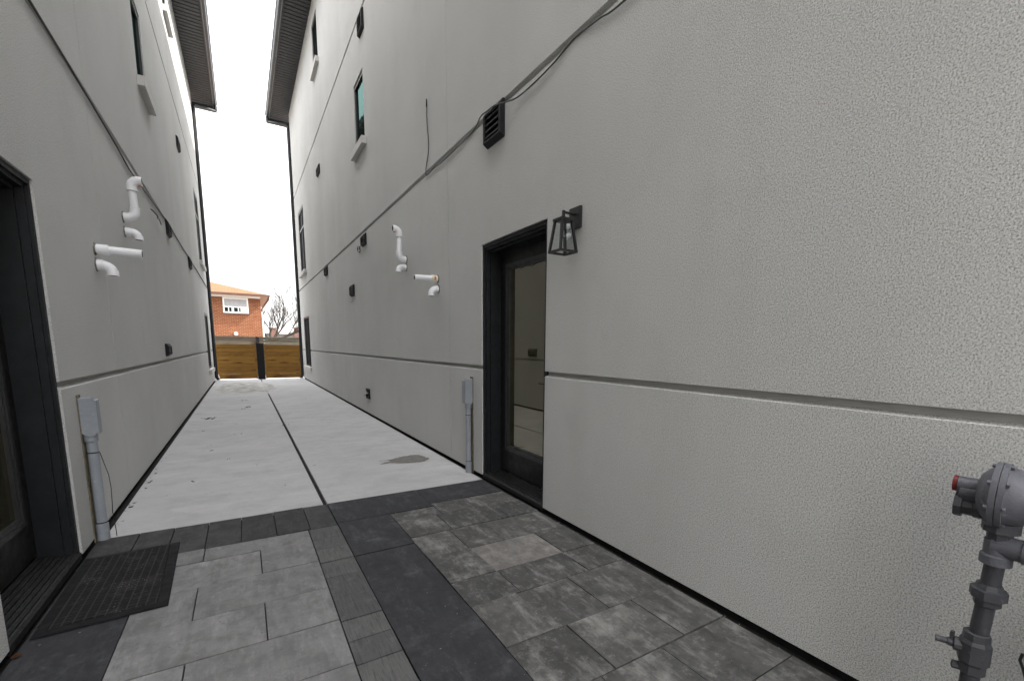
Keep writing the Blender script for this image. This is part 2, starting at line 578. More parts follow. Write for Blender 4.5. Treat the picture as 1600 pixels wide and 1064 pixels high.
# ------------------------------------------------------------------ houses
def make_house(side, label, y0, y1, depth, joints, wins, door, GZ, EAVE):
    """side +1: right house (wall looks to -x); -1: left house. wins: (y0,y1,z0,z1,kind)"""
    Xw = WR if side > 0 else WL
    s = side
    root = thing("stucco_house", label, "house", (Xw, (y0 + y1) / 2, 0))

    def X(d):
        return Xw + s * d

    holes = [(w[0], w[1], w[2], w[3], .055) for w in wins] + [(door[0], door[1], -.02, door[2], .26)]
    ys = sorted({y0, y1} | {v for h in holes for v in h[:2]} | {v for j in joints for v in (j - .004, j + .004)})
    zs = sorted({.028, EAVE + .05} | {v for h in holes for v in h[2:4] if v > .028} | {v for g in GZ for v in g})

    def dep(yc, zc):
        for h in holes:
            if h[0] < yc < h[1] and h[2] < zc < h[3]:
                return h[4]
        for g in GZ:
            if g[0] < zc < g[1]:
                return .034
        for j in joints:
            if abs(yc - j) < .0041:
                return .006
        return 0.0
    bm = B()
    D = [[dep((a + b) / 2, (c + d) / 2) for c, d in zip(zs, zs[1:])] for a, b in zip(ys, ys[1:])]

    def quad(*p, mi=0):
        bm.faces.new([bm.verts.new(q) for q in p]).material_index = mi
    for i in range(len(ys) - 1):
        for k in range(len(zs) - 1):
            d = D[i][k]
            a, b, c, e = ys[i], ys[i + 1], zs[k], zs[k + 1]
            if k + 1 < len(zs) - 1 and D[i][k + 1] == .034 and d < .03:
                e -= .012            # sloped lower lip of the reveal
            quad((X(d), a, c), (X(d), b, c), (X(d), b, e), (X(d), a, e), mi=1 if d == .034 else 0)
            if i + 1 < len(ys) - 1 and D[i + 1][k] != d:
                q = D[i + 1][k]
                quad((X(d), b, c), (X(q), b, c), (X(q), b, e), (X(d), b, e))
            if k + 1 < len(zs) - 1 and D[i][k + 1] != d:
                q = D[i][k + 1]
                quad((X(d), a, e), (X(d), b, e), (X(q), b, zs[k + 1]), (X(q), a, zs[k + 1]))
    xb = X(depth)
    zt = EAVE + .05
    for yy in (y0, y1):
        quad((X(0), yy, .028), (xb, yy, .028), (xb, yy, zt), (X(0), yy, zt))
    quad((xb, y0, .028), (xb, y1, .028), (xb, y1, zt), (xb, y0, zt))
    # bottom lip of the stucco
    segs = [(y0, door[0]), (door[1], y1)]
    for a, b in segs:
        quad((X(0), a, .028), (X(0), b, .028), (X(.05), b, .028), (X(.05), a, .028))
    bmesh.ops.remove_doubles(bm, verts=bm.verts[:], dist=1e-5)
    es = [e for e in bm.edges if len(e.link_faces) == 2 and e.calc_face_angle(0) > R(50)
          and min(v.co.y for v in e.verts) > y0 + .01 and max(v.co.z for v in e.verts) < 6.9]
    bmesh.ops.bevel(bm, geom=es, offset=.004, segments=2, affect='EDGES', profile=.5, clamp_overlap=True)
    link("wall", bm, [STUCCO, REVEAL], root)
    bm = B()
    for a, b in segs:
        box(bm, X(.025), X(.3), a + .002, b - .002, -.2, .0275)  # set back and blackened to darken the gap under the stucco
    link("foundation", bm, DARKGAP, root)

    # eaves: ribbed soffit, fascia, gutter, roof
    ov = .56
    ya, yb = y0 - .7, y1 + .72
    zs0 = EAVE
    bm = B()
    box(bm, X(-ov), X(.0) - s * .002, ya, yb, zs0 + .012, zs0 + .045)
    for yy0, yy1 in ((y1 + .003, yb), (ya, y0 - .003)):
        box(bm, X(.0), X(depth), yy0, yy1, zs0 + .012, zs0 + .045)
    k = 0
    y = ya + .02
    while y < yb - .13:
        box(bm, X(-ov + .03), X(.0) - s * .002, y, y + .118, zs0, zs0 + .013)
        y += .15
    link("soffit", bm, SOFFIT, root)
    bm = B()
    box(bm, X(-ov - .022), X(-ov), ya, yb, zs0 - .03, zs0 + .17)
    for yy, dz in ((ya, .03), (yb, .03)):
        box(bm, X(-ov - .022), X(depth), yy - .011, yy + .022, zs0 - dz, zs0 + .172)
    box(bm, X(-ov - .10), X(depth), yb + .023, yb + .13, zs0 - .10, zs0 + .12)
    link("fascia", bm, FASCIA, root)
    g = [(-ov - .024, .0), (-ov - .085, .0), (-ov - .10, .03), (-ov - .10, .06), (-ov - .13, .10), (-ov - .13, .125), (-ov - .118, .125), (-ov - .118, .10), (-ov - .088, .06), (-ov - .075, .012), (-ov - .024, .012)]
    bm = B()
    prism(bm, [(X(a), zs0 + .02 + b) for a, b in g], 'y', ya, yb + .01)
    prism(bm, [(X(a), zs0 + .02 + b) for a, b in g[:6] + [(-ov - .024, .125)]], 'y', yb + .0105, yb + .016)
    link("gutter", bm, FASCIA, root)
    # downspout: offset back under the soffit, then down the corner
    yd = y1 - .06
    dx = X(-.05)
    bm = B()
    pth = [Vector((X(-ov - .07), yb - .12, zs0 + .02)), Vector((X(-ov - .07), yb - .12, zs0 - .10))]
    pth += [Vector((X(-ov - .03), yb - .14, zs0 - .16)), Vector((dx - s * .02, yd + .03, zs0 - .34)), Vector((dx, yd, zs0 - .42)), Vector((dx, yd, .10)), Vector((dx - s * .06, yd, .03))]
    tube(bm, pth, .050, 8)
    link("downspout", bm, BLACK, root)
    # hip roof
    xa, xc = X(-ov - .02), X(depth + .5)
    zr = zs0 + .175
    h = 2.0
    xm = (xa + xc) / 2
    hw = abs(xc - xa) / 2
    bm = B()
    c = [bm.verts.new(p) for p in ((xa, ya, zr), (xc, ya, zr), (xc, yb, zr), (xa, yb, zr))]
    r1 = bm.verts.new((xm, ya + hw, zr + h)); r2 = bm.verts.new((xm, yb - hw, zr + h))
    for f in ((c[0], c[1], r1), (c[1], c[2], r2, r1), (c[2], c[3], r2), (c[3], c[0], r1, r2), (c[3], c[2], c[1], c[0])):
        bm.faces.new(f)
    link("roof", bm, GREYROOF, root)

    # windows
    for (a, b, z0, z1, kind) in wins:
        fw_ = .055
        d0, d1 = .014, .053
        bm = B()
        box(bm, X(d0), X(d1), a + .002, a + fw_, z0 + .002, z1 - .002)
        box(bm, X(d0), X(d1), b - fw_, b - .002, z0 + .002, z1 - .002)
        box(bm, X(d0), X(d1), a + fw_, b - fw_, z1 - fw_, z1 - .002)
        box(bm, X(d0), X(d1), a + fw_, b - fw_, z0 + .002, z0 + fw_)
        wdw = link("window", bm, BLACK, root, bevel=.004)
        if kind in ("stair",):
            zt_ = z0 + (z1 - z0) * .70
            bm = B(); box(bm, X(d0 + .006), X(d1 - .006), a + fw_, b - fw_, zt_ - .03, zt_ + .03)
            link("transom", bm, FASCIA, wdw, bevel=.003)
        if kind in ("stair", "low"):
            ym = (a + b) / 2
            bm = B(); box(bm, X(d0 + .010), X(d1 - .008), ym - .025, ym + .025, z0 + fw_, z1 - fw_)
            link("mullion", bm, BLACK, wdw, bevel=.003)
        bm = B(); box(bm, X(.040), X(.050), a + fw_ - .003, b - fw_ + .003, z0 + fw_ - .003, z1 - fw_ + .003)
        link("pane", bm, SCREEN if kind in ("stair", "low") else GLASS, wdw)
        bm = B(); box(bm, X(-.075), X(-.001), a - .10, b + .10, z0 - .115, z0 - .003)
        # the part of the sill inside the opening is narrower than its face
        link("sill", bm, SILL, wdw, bevel=.010)

    # door
    a, b, zt = door[:3]
    hinge_far = True
    dz0 = .075
    dX = .165
    fr = B()
    cs = .05
    # outer casing (two steps) and deep jamb
    for (i0, i1, d0, d1) in ((.002, .030, .012, .055), (.030, .052, .026, .075), (.052, .070, .060, .256)):
        box(fr, X(d0), X(d1), a + i0, a + i1, .004, zt - i0)
        box(fr, X(d0), X(d1), b - i1, b - i0, .004, zt - i0)
        box(fr, X(d0), X(d1), a + i1, b - i1, zt - i1, zt - i0)
    droot = link("door", fr, JAMB, root, bevel=.003)
    # door leaf with glass light
    la, lb, lz0, lz1 = a + .072, b - .072, dz0 + .012, zt - .072
    st = .135
    gz0, gz1 = lz0 + .24, lz1 - .135
    lf = B()
    x0, x1 = X(dX), X(dX + .045)
    box(lf, x0, x1, la, la + st, lz0, lz1)
    box(lf, x0, x1, lb - st, lb, lz0, lz1)
    box(lf, x0, x1, la + st, lb - st, gz1, lz1)
    box(lf, x0, x1, la + st, lb - st, lz0, gz0)
    leaf = link("leaf", lf, DOORBLK, droot, bevel=.002)
    mo = B()
    for (i0, i1, e) in ((-.028, .0, -.012), (.0, .022, -.004)):
        ga, gb, g0, g1 = la + st + i0, lb - st - i0, gz0 + i0, gz1 - i0
        w_ = i1 - i0
        box(mo, X(dX + e), X(dX + .02), ga, ga + w_, g0, g1)
        box(mo, X(dX + e), X(dX + .02), gb - w_, gb, g0, g1)
        box(mo, X(dX + e), X(dX + .02), ga + w_, gb - w_, g1 - w_, g1)
        box(mo, X(dX + e), X(dX + .02), ga + w_, gb - w_, g0, g0 + w_)
    link("glazing_bead", mo, m_bead, droot, bevel=.003)
    gl = B(); box(gl, X(dX + .012), X(dX + .024), la + st + .012, lb - st - .012, gz0 + .012, gz1 - .012)
    link("pane", gl, DGLASS, droot)
    hb = B()
    yh = la + .068
    lathe(hb, (X(dX), yh, .98), (-s, 0, 0), [(0, .028), (.012, .028), (.014, .012), (.05, .012)], 16)
    tube(hb, [(X(dX - .05), yh - .005, .98), (X(dX - .052), yh + .11, .985)], [.011, .008], 10)
    tube(hb, [(X(dX - .05), yh - .005, .98), (X(dX - .048), yh - .004, .98)], .011, 10)
    link("handle", hb, LAMPB, droot, smooth=True)
    hb = B(); lathe(hb, (X(dX), yh, 1.13), (-s, 0, 0), [(0, .030), (.014, .028), (.018, .02)], 16)
    link("deadbolt", hb, LAMPB, droot, smooth=True)
    th = B()
    prism(th, [(X(.004), .0), (X(.004), .034), (X(.014), .046), (X(.17), .075), (X(.17), .0)], 'y', a + .004, b - .004)
    for q in range(6):
        xx = .022 + q * .023
        box(th, X(xx), X(xx + .010), a + .006, b - .006, .04, .056 + q * .0042)
    link("threshold", th, ALU, droot, bevel=.0015, seg=1)
    return root


m_bead = m_plain("bead", (.028, .028, .030), .45, .5, vary=.2)

right_house = make_house(
    +1, "grey stucco three-storey house along the right with a black glazed side door", -2.3, 19.5, 8.0, [4.72, 13.0],
    [(12.52, 13.30, 7.83, 8.87, "small"), (8.26, 8.96, 4.62, 5.67, "small"), (4.55, 5.25, 7.83, 8.87, "small"),
     (16.9, 18.35, 3.69, 5.70, "stair"), (16.92, 18.45, .52, 2.21, "low")],
    (2.85, 3.93, 2.19), [(1.066, 1.096), (3.215, 3.253), (6.465, 6.503)], 9.30)
left_house = make_house(
    -1, "grey stucco three-storey house along the left with a doormat at its black door", -2.6, 19.2, 7.5, [4.97, 12.7],
    [(12.2, 12.95, 7.70, 8.75, "small"), (7.85, 8.55, 4.50, 5.55, "small"),
     (16.45, 17.9, 3.60, 5.58, "stair"), (16.5, 18.0, .50, 2.15, "low")],
    (2.56, 3.575, 2.105), [(1.014, 1.044), (3.118, 3.156), (6.215, 6.253)], 9.12)


# ------------------------------------------------------------------ ground
def grid_sheet(name, x0, x1, y0, y1, z, mat, kind="structure"):
    bm = B()
    bm.faces.new([bm.verts.new(p) for p in ((x0, y0, z), (x1, y0, z), (x1, y1, z), (x0, y1, z))])
    return tag(link(name, bm, mat), kind=kind)


grid_sheet("ground", -600, 600, -300, 900, -.16, GROUND)
bm = B(); box(bm, -14, 14, 19.27, 22.6, -.155, -.075)
tag(link("patio", bm, PATIO), kind="structure")
# concrete walkway: two slabs with a routed joint between, plus a base
bm = B()
jx = .478
box(bm, WL + .035, jx - .016, 3.872, 19.25, -.12, .0)
box(bm, jx + .016, WR - .028, 3.872, 19.25, -.12, .0)
tag(link("concrete_walkway", bm, CONC, bevel=.008), kind="structure")
bm = B(); box(bm, WL - .3, WR + .3, -5.0, 19.2, -.15, -.022)
tag(link("paving_base", bm, SAND), kind="structure")

SX0, SX1 = .300, .490           # soldier course
RX0 = .862


def stones(name, mat, rects, gap=.003, z=0.0, jit=.0035):
    bm = B()
    rnd = random.Random(name)
    for (x0, x1, y0, y1) in rects:
        vs = box(bm, x0 + gap, x1 - gap, y0 + gap, y1 - gap, -.06, z + rnd.uniform(-jit, jit))
        for v in vs[4:]:
            v.co.z += rnd.uniform(-.0008, .0008)
    return tag(link(name, bm, mat, bevel=.0035, seg=1), kind="structure")


WLm, WRm = WL + .008, WR - .028
# left grey panel
rows = [(3.365, 3.170), (3.170, 2.828), (2.828, 2.478), (2.478, 2.140), (2.140, 1.80), (1.80, 1.46), (1.46, 1.12), (1.12, .78), (.78, .44), (.44, .1), (.1, -.24), (-.24, -.6)]
rects = []
for i, (yb_, ya_) in enumerate(rows):
    js = {0: [-.279], 1: [.010], 2: [-.28], 3: [.009], 4: [-.277]}.get(i, [.01] if i % 2 else [-.28])
    xs = [-.533] + js + [SX0]
    rects += [(a, b, ya_, yb_) for a, b in zip(xs, xs[1:])]
stones("grey_paving", PAV_L, rects)
# left dark border beside the wall and across the top
rects = [(WLm, -.533, y - .86, y) for y in (2.78, 1.92, 1.06, .2)]
rects += [(WLm, -.533, 2.78, 3.368)]
stones("charcoal_border", PAV_D, rects)
xs = [WLm, -.66, -.475, -.283, -.09, .113, .315, SX1]
rects = [(a, b, 3.368, 3.868) for a, b in zip(xs, xs[1:])]
stones("border_paving", PAV_B, rects)
# soldier course
ys_ = [3.366, 3.16, 2.985, 2.79, 2.585, 2.352, 2.118, 1.945, 1.777, 1.57, 1.36, 1.15, .95, .74, .53, .32, .1, -.1, -.35, -.6]
stones("soldier_course", SOLD, [(SX0, SX1, b, a) for a, b in zip(ys_, ys_[1:])])
# charcoal strip
ys_ = [3.392, 2.787, 1.935, 1.08, .22, -.6]
stones("charcoal_strip", PAV_D, [(SX1, RX0, b, a) for a, b in zip(ys_, ys_[1:])] + [(SX1, 1.21, 3.392, 3.868), (1.21, WRm, 3.46, 3.868)])
# right mottled panel
rrows = [(3.392, 3.20, [1.21, 1.50]), (3.20, 2.872, [1.16, 1.62]), (2.872, 2.53, [1.135, 1.40]), (2.53, 2.178, [1.14, 1.62]), (2.178, 1.915, [1.15, 1.61]),
         (1.915, 1.555, [1.12, 1.45]), (1.555, 1.215, [1.18, 1.59]), (1.215, .885, [1.10, 1.44]), (.885, .55, [1.2, 1.6]), (.55, .2, [1.05, 1.45]), (.2, -.15, [1.2, 1.6]), (-.15, -.6, [1.05, 1.5])]
rects = []
pale = []
for i, (yb_, ya_, js) in enumerate(rrows):
    xs = [RX0] + js + [WRm]
    for j, (a, b) in enumerate(zip(xs, xs[1:])):
        if i == 0 and a > 1.2:
            rects.append((a, b, ya_, 3.457))
        elif (i, j) in ((3, 1), ):
            pale.append((a, b, ya_, yb_))
        else:
            rects.append((a, b, ya_, yb_))
    if i == 0:
        rects.append((RX0 + .35, RX0 + .351, 3.30, 3.301)) if False else None
rects = [r for r in rects]
stones("mottled_paving", PAV_R, rects)
stones("pale_paving", PAV_P, pale)

# damp patch, debris, loose sand on the concrete
def blob(pts, z, mat, name, rough=.03, up_=0.0, seedv=1):
    rnd = random.Random(seedv)
    bm = B()
    n = len(pts)
    ring = []
    for i in range(n):
        a = Vector((*pts[i], z)); b = Vector((*pts[(i + 1) % n], z))
        for t in range(5):
            p = a.lerp(b, t / 5)
            p += Vector((rnd.uniform(-rough, rough), rnd.uniform(-rough, rough), 0))
            ring.append(bm.verts.new(p))
    f = bm.faces.new(ring)
    bmesh.ops.triangulate(bm, faces=[f])
    return link(name, bm, mat)


tag(blob([(1.155, 4.90), (1.27, 4.93), (1.36, 4.86), (1.52, 4.82), (1.64, 4.83), (1.71, 4.90), (1.69, 5.05), (1.66, 5.15), (1.55, 5.16), (1.40, 5.12), (1.30, 5.06), (1.19, 5.07), (1.30, 5.01), (1.22, 4.96)], .004, WET, "damp_patch", .014), kind="structure")

bm = B()
rnd = random.Random(5)
for (x, y, s_) in [(-.655, 9.5, .04), (-.60, 9.44, .06), (-.55, 9.44, .08), (-.48, 9.4, .06), (-.52, 9.55, .05), (.013, 10.8, .09), (-.03, 10.75, .06), (-.086, 10.54, .05), (-.579, 8.1, .04), (-.017, 12.1, .06), (-.163, 8.6, .045),
                  (-.41, 6.9, .035), (-.388, 6.55, .04), (-.478, 5.13, .04), (.038, 5.55, .04), (-.213, 5.98, .03), (.514, 8.13, .06), (.542, 5.23, .03), (-.63, 4.74, .02), (.231, 4.6, .022), (-.18, 7.6, .03), (-.1, 7.6, .03),
                  (-.83, 5.3, .05), (-.81, 5.1, .04), (-.80, 5.6, .04), (-.84, 4.6, .05), (1.80, 5.4, .03), (1.78, 6.1, .03)] + \
        [(rnd.uniform(-.8, 1.8), rnd.uniform(4.2, 17), rnd.uniform(.006, .016)) for _ in range(90)] + \
        [(rnd.uniform(-.84, -.80), rnd.uniform(4.0, 7), rnd.uniform(.008, .02)) for _ in range(40)]:
    n = max(2, int(s_ * 60))
    for _ in range(n):
        r = s_ * rnd.uniform(.12, .3)
        c = (x + rnd.gauss(0, s_ * .5), y + rnd.gauss(0, s_ * .7), .001 + r * .15)
        mt = Matrix.Translation(c) @ Matrix.Rotation(rnd.uniform(0, 6), 4, 'Z') @ Matrix.Diagonal((1.3, .8, .35, 1))
        bmesh.ops.create_icosphere(bm, subdivisions=1, radius=r, matrix=mt)
tag(link("dirt_debris", bm, DIRT), kind="stuff")

bm = B()
rnd = random.Random(31)
for _ in range(150):
    x, y = rnd.uniform(-.84, 1.86), rnd.uniform(1.0, 3.85)
    r = rnd.uniform(.0012, .0038)
    bmesh.ops.create_icosphere(bm, subdivisions=1, radius=r, matrix=Matrix.Translation((x, y, .004)) @ Matrix.Diagonal((1.3, .8, .6, 1)))
for _ in range(45):
    y = rnd.uniform(.4, 2.8)
    r = rnd.uniform(.0015, .004)
    bmesh.ops.create_icosphere(bm, subdivisions=1, radius=r, matrix=Matrix.Translation((WR - .03 - abs(rnd.gauss(0, .02)), y, .004)) @ Matrix.Diagonal((1.3, 1, .6, 1)))
tag(link("paving_grit", bm, m_plain("pale_grit", (.17, .16, .145), .95, .1, vary=.5)), kind="stuff")
bm = B()
lv = [bm.verts.new(p) for p in ((-.872, 2.545, .006), (-.860, 2.552, .013), (-.843, 2.548, .008), (-.838, 2.534, .006), (-.850, 2.522, .011), (-.866, 2.528, .007))]
bm.faces.new(lv)
lo = bmesh.ops.solidify(bm, geom=bm.faces[:], thickness=.0012)
tag(link("dry_leaf", bm, m_plain("dry_leaf", (.10, .045, .02), .85, .2, vary=.4)), "small curled rust-brown leaf on the paving at the left door's threshold", "leaf")
bm = B()
rnd = random.Random(11)
bmesh.ops.create_grid(bm, x_segments=40, y_segments=60, size=1, matrix=Matrix.Translation((.0, 15.9, 0)) @ Matrix.Diagonal((.82, 2.3, 1, 1)))
from mathutils import noise as mnoise
kill = []
for v in bm.verts:
    u = (v.co.x - .0) / .80; t = (v.co.y - 15.9) / 2.2
    q = 1 - (u * u + t * t) + .35 * mnoise.noise(v.co * 2.2)
    v.co.z = -.004 + .075 * max(-.2, q) * (.5 + .6 * abs(mnoise.noise(v.co * 3.1))) + .006 * mnoise.noise(v.co * 12)
link_o = link("sand_pile", bm, SANDP, smooth=True)
tag(link_o, "thin grey heap of loose sand on the concrete before the wooden gate", "sand heap")


# ------------------------------------------------------------------ doormat
mt = thing("doormat", "dark ribbed doormat with rubber border and lint at the left door", "doormat", (-.63, 3.1, .0))
c4 = [(-.852, 2.660), (-.388, 2.690), (-.420, 3.555), (-.862, 3.535)]
ctr = Vector((sum(p[0] for p in c4) / 4, sum(p[1] for p in c4) / 4))


def inset(d):
    out = []
    for p in c4:
        v = Vector(p) - ctr
        out.append((p[0] - math.copysign(d, v.x), p[1] - math.copysign(d, v.y)))
    return out


bm = B()
vo = [bm.verts.new((*p, .004)) for p in c4]
v1 = [bm.verts.new((*p, .009)) for p in inset(.006)]
v2 = [bm.verts.new((*p, .012)) for p in inset(.042)]
v3 = [bm.verts.new((*p, .009)) for p in inset(.046)]
vb = [bm.verts.new((*p, .003)) for p in c4]
for a, b in ((vb, vo), (vo, v1), (v1, v2), (v2, v3)):
    for k in range(4):
        bm.faces.new([a[k], a[(k + 1) % 4], b[(k + 1) % 4], b[k]])
bm.faces.new(vb[::-1])
bm.faces.new(v3)
link("border", bm, RUB, mt)
bm = B()
t_ = [bm.verts.new((*p, .014)) for p in inset(.049)]
b_ = [bm.verts.new((*p, .0095)) for p in inset(.0465)]
bm.faces.new(t_)
for k in range(4):
    bm.faces.new([b_[k], b_[(k + 1) % 4], t_[(k + 1) % 4], t_[k]])
link("carpet", bm, MATC, mt)


# ------------------------------------------------------------------ things on the walls
def wallX(side, d):
    """x at distance d in front of the wall"""
    return (WR - d) if side > 0 else (WL + d)


def vent(side, y, z, wd, ht, label, slats=4, proj=.042, name="wall_vent"):
    X = lambda d: wallX(side, d)
    rt_ = thing(name, label, "vent", (X(0), y, z), "black louvred vents on the stucco walls")
    a, b = y - wd / 2, y + wd / 2
    z0, z1 = z - ht / 2, z + ht / 2
    bm = B()
    t = .028
    # hood sides: deeper at the bottom
    for (u0, u1) in ((a, a + t), (b - t, b)):
        prism(bm, [(X(0), z0), (X(proj), z0 + .03), (X(proj), z1 - .035), (X(proj * .45), z1), (X(0), z1)], 'y', u0, u1)
    prism(bm, [(X(0), z1), (X(proj * .45), z1), (X(proj), z1 - .035), (X(proj * .9), z1 - .05), (X(0), z1 - .03)], 'y', a + t, b - t)
    prism(bm, [(X(0), z0), (X(proj), z0 + .03), (X(proj), z0 + .042), (X(0), z0 + .03)], 'y', a + t, b - t)
    link("hood", bm, VENT, rt_, bevel=.003)
    bm = B(); box(bm, X(.001), X(.008), a + t, b - t, z0 + .03, z1 - .03)
    link("backing", bm, DARKGAP, rt_)
    zz0, zz1 = z0 + .045, z1 - .05
    bm = B()
    for k in range(slats):
        c = zz0 + (zz1 - zz0) * (k + .3) / slats
        h = (zz1 - zz0) / slats * .85
        prism(bm, [(X(.012), c + h), (X(.018), c + h + .004), (X(proj * .93), c + .006), (X(proj * .9), c)], 'y', a + t, b - t)
    link("louvre", bm, VENT, rt_, bevel=.001, seg=1)
    return rt_


vent(+1, 3.645, 3.105, .31, .285, "large black louvred vent above the right door, under the cable", 4, .046)
vent(+1, 8.20, 6.27, .31, .29, "black vent near the top of the right wall, above the middle window")
vent(+1, 13.25, 5.60, .42, .21, "black vent high on the right wall, above the transomed window")
vent(+1, 8.55, 3.075, .30, .19, "black vent with a loose wire coil beside it on the right wall", 4)
vent(+1, 12.80, 3.10, .42, .22, "small black vent just under the ledge line, farthest along the right wall")
vent(+1, 9.70, 2.33, .33, .22, "black vent low on the right wall, left of the tall white pipe")
vent(-1, 12.6, 5.35, .40, .22, "black vent high on the left wall, below the upper window")
vent(-1, 9.38, 3.02, .34, .22, "black vent touching the cable on the left wall, nearer of two")
vent(-1, 12.85, 3.00, .42, .24, "black vent touching the cable on the left wall, farther of two")
vent(-1, 8.0, 1.17, .32, .17, "small black vent low on the left wall, above the groove", 3)


CAULK = m_plain("dirty_caulk", (.19, .18, .16), .9, .15, vary=.5, bump=.7, scale=30)


def caulk(side, y, z, r, parent):
    bm = B()
    rnd = random.Random(int(y * 100) + side)
    o = Vector((-side, 0, 0))
    lathe(bm, (wallX(side, -.001), y, z), o, [(0, r + .011), (.004, r + .010), (.009, r + .004), (.010, r - .004)], 22)
    for v in bm.verts:
        d = Vector((0, v.co.y - y, v.co.z - z))
        v.co += d * rnd.uniform(-.10, .12)
    link("caulk", bm, CAULK, parent)


def snorkel(side, y, z, ztop, label):
    X = lambda d: wallX(side, d)
    o = Vector((-side, 0, 0))
    U = Vector((0, 0, 1))
    rt_ = thing("vent_pipe", label, "pipe", (X(0), y, z), "white plastic vent pipes on the walls")
    xc = X(.093)
    r = .032
    bm = B()
    tube(bm, [Vector((X(-.003), y, z)), Vector((X(.03), y, z))] + arc((xc, y, z), o, U, .062) + [Vector((xc, y, z + .10))], .0405, 16)
    e1 = link("elbow", bm, PVC, rt_, smooth=True)
    bm = B(); tube(bm, [(xc, y, z + .095), (X(.086), y, ztop - .095)], r, 16)
    for zz in (z + .088, ztop - .100):
        lathe(bm, (xc if zz < z + .2 else X(.086), y, zz), U, [(0, .041), (.001, .0435), (.011, .0435), (.012, .041)], 18)
    link("pipe", bm, PVC, rt_, smooth=True)
    xt = X(.086)
    bm = B()
    tube(bm, [Vector((xt, y, ztop - .10))] + arc((xt, y, ztop), U, o, .062) + [Vector((X(.167), y, ztop))], .0405, 16, hollow=.006)
    link("elbow", bm, [PVC, PVCD], rt_, smooth=True)
    bm = B(); box(bm, X(.135), X(.160), y - .022, y + .022, ztop - .0425, ztop - .040)
    link("sticker", bm, ORANGE, rt_)
    caulk(side, y, z, .0405, rt_)
    return rt_


def drop_elbow(side, y, z, reach, drop, label, r=.036, sticker=False):
    X = lambda d: wallX(side, d)
    o = Vector((-side, 0, 0))
    D_ = Vector((0, 0, -1))
    rt_ = thing("elbow_outlet", label, "pipe", (X(0), y, z), "white plastic vent pipes on the walls")
    xc = X(reach)
    rb = min(reach - .025, drop - .012)
    bm = B()
    tube(bm, [Vector((X(-.003), y, z)), Vector((X(.018), y, z))] + arc((xc, y, z), o, D_, rb, 9) + [Vector((xc, y, z - drop))], r, 16, hollow=.006)
    link("elbow", bm, [PVC, PVCD], rt_, smooth=True)
    bm = B(); lathe(bm, (X(.004), y, z), o, [(0, r + .005), (.035, r + .005), (.036, r)], 16)
    link("collar", bm, PVC, rt_, smooth=True)
    caulk(side, y, z, r + .003, rt_)
    if sticker:
        bm = B(); box(bm, X(reach - .03), X(reach - .012), y - .012, y + .012, z - drop + .001, z - drop + .024)
        link("sticker", bm, ORANGE, rt_)
    return rt_


def straight_pipe(side, y, z, length, label, collar_mat):
    X = lambda d: wallX(side, d)
    o = Vector((-side, 0, 0))
    rt_ = thing("straight_outlet", label, "pipe", (X(0), y, z), "white plastic vent pipes on the walls")
    bm = B(); tube(bm, [(X(-.003), y, z), (X(.05), y, z), (X(length), y, z - .006)], .032, 18, hollow=.005)
    link("pipe", bm, [PVC, PVCD], rt_, smooth=True)
    bm = B(); lathe(bm, (X(.012), y, z), o, [(0, .0335), (.002, .038), (.066, .038), (.068, .033)], 18)
    link("collar", bm, collar_mat, rt_, smooth=True)
    caulk(side, y, z, .034, rt_)
    if collar_mat is PVCC:
        bm = B()
        lathe(bm, (X(.032), y, z), o, [(0, .0384), (.022, .0384)], 18)
        bmesh.ops.delete(bm, geom=[v for v in bm.verts if v.co.y > y - .005 or abs(v.co.z - z) > .024], context='VERTS')
        link("print", bm, ORANGE, rt_)
    return rt_


snorkel(+1, 6.20, 2.398, 2.775, "tall S-shaped white pipe on the right wall, left of the straight pipe")
drop_elbow(+1, 6.21, 2.300, .105, .068, "white elbow pointing down, under the S-shaped pipe on the right wall")
straight_pipe(+1, 5.05, 2.020, .27, "straight white pipe with an orange-printed collar, jutting from the right wall", PVCC)
drop_elbow(+1, 5.04, 1.905, .082, .075, "white elbow pointing down, under the straight pipe on the right wall")
snorkel(-1, 5.92, 2.44, 2.785, "tall S-shaped white pipe on the left wall, right of the straight pipe")
drop_elbow(-1, 5.93, 2.310, .100, .066, "white elbow pointing down, under the S-shaped pipe on the left wall")
straight_pipe(-1, 4.71, 1.946, .27, "straight white pipe jutting from the left wall with a plain white collar", PVC)
drop_elbow(-1, 4.705, 1.834, .088, .072, "white elbow with an orange sticker, under the straight pipe on the left wall", sticker=True)


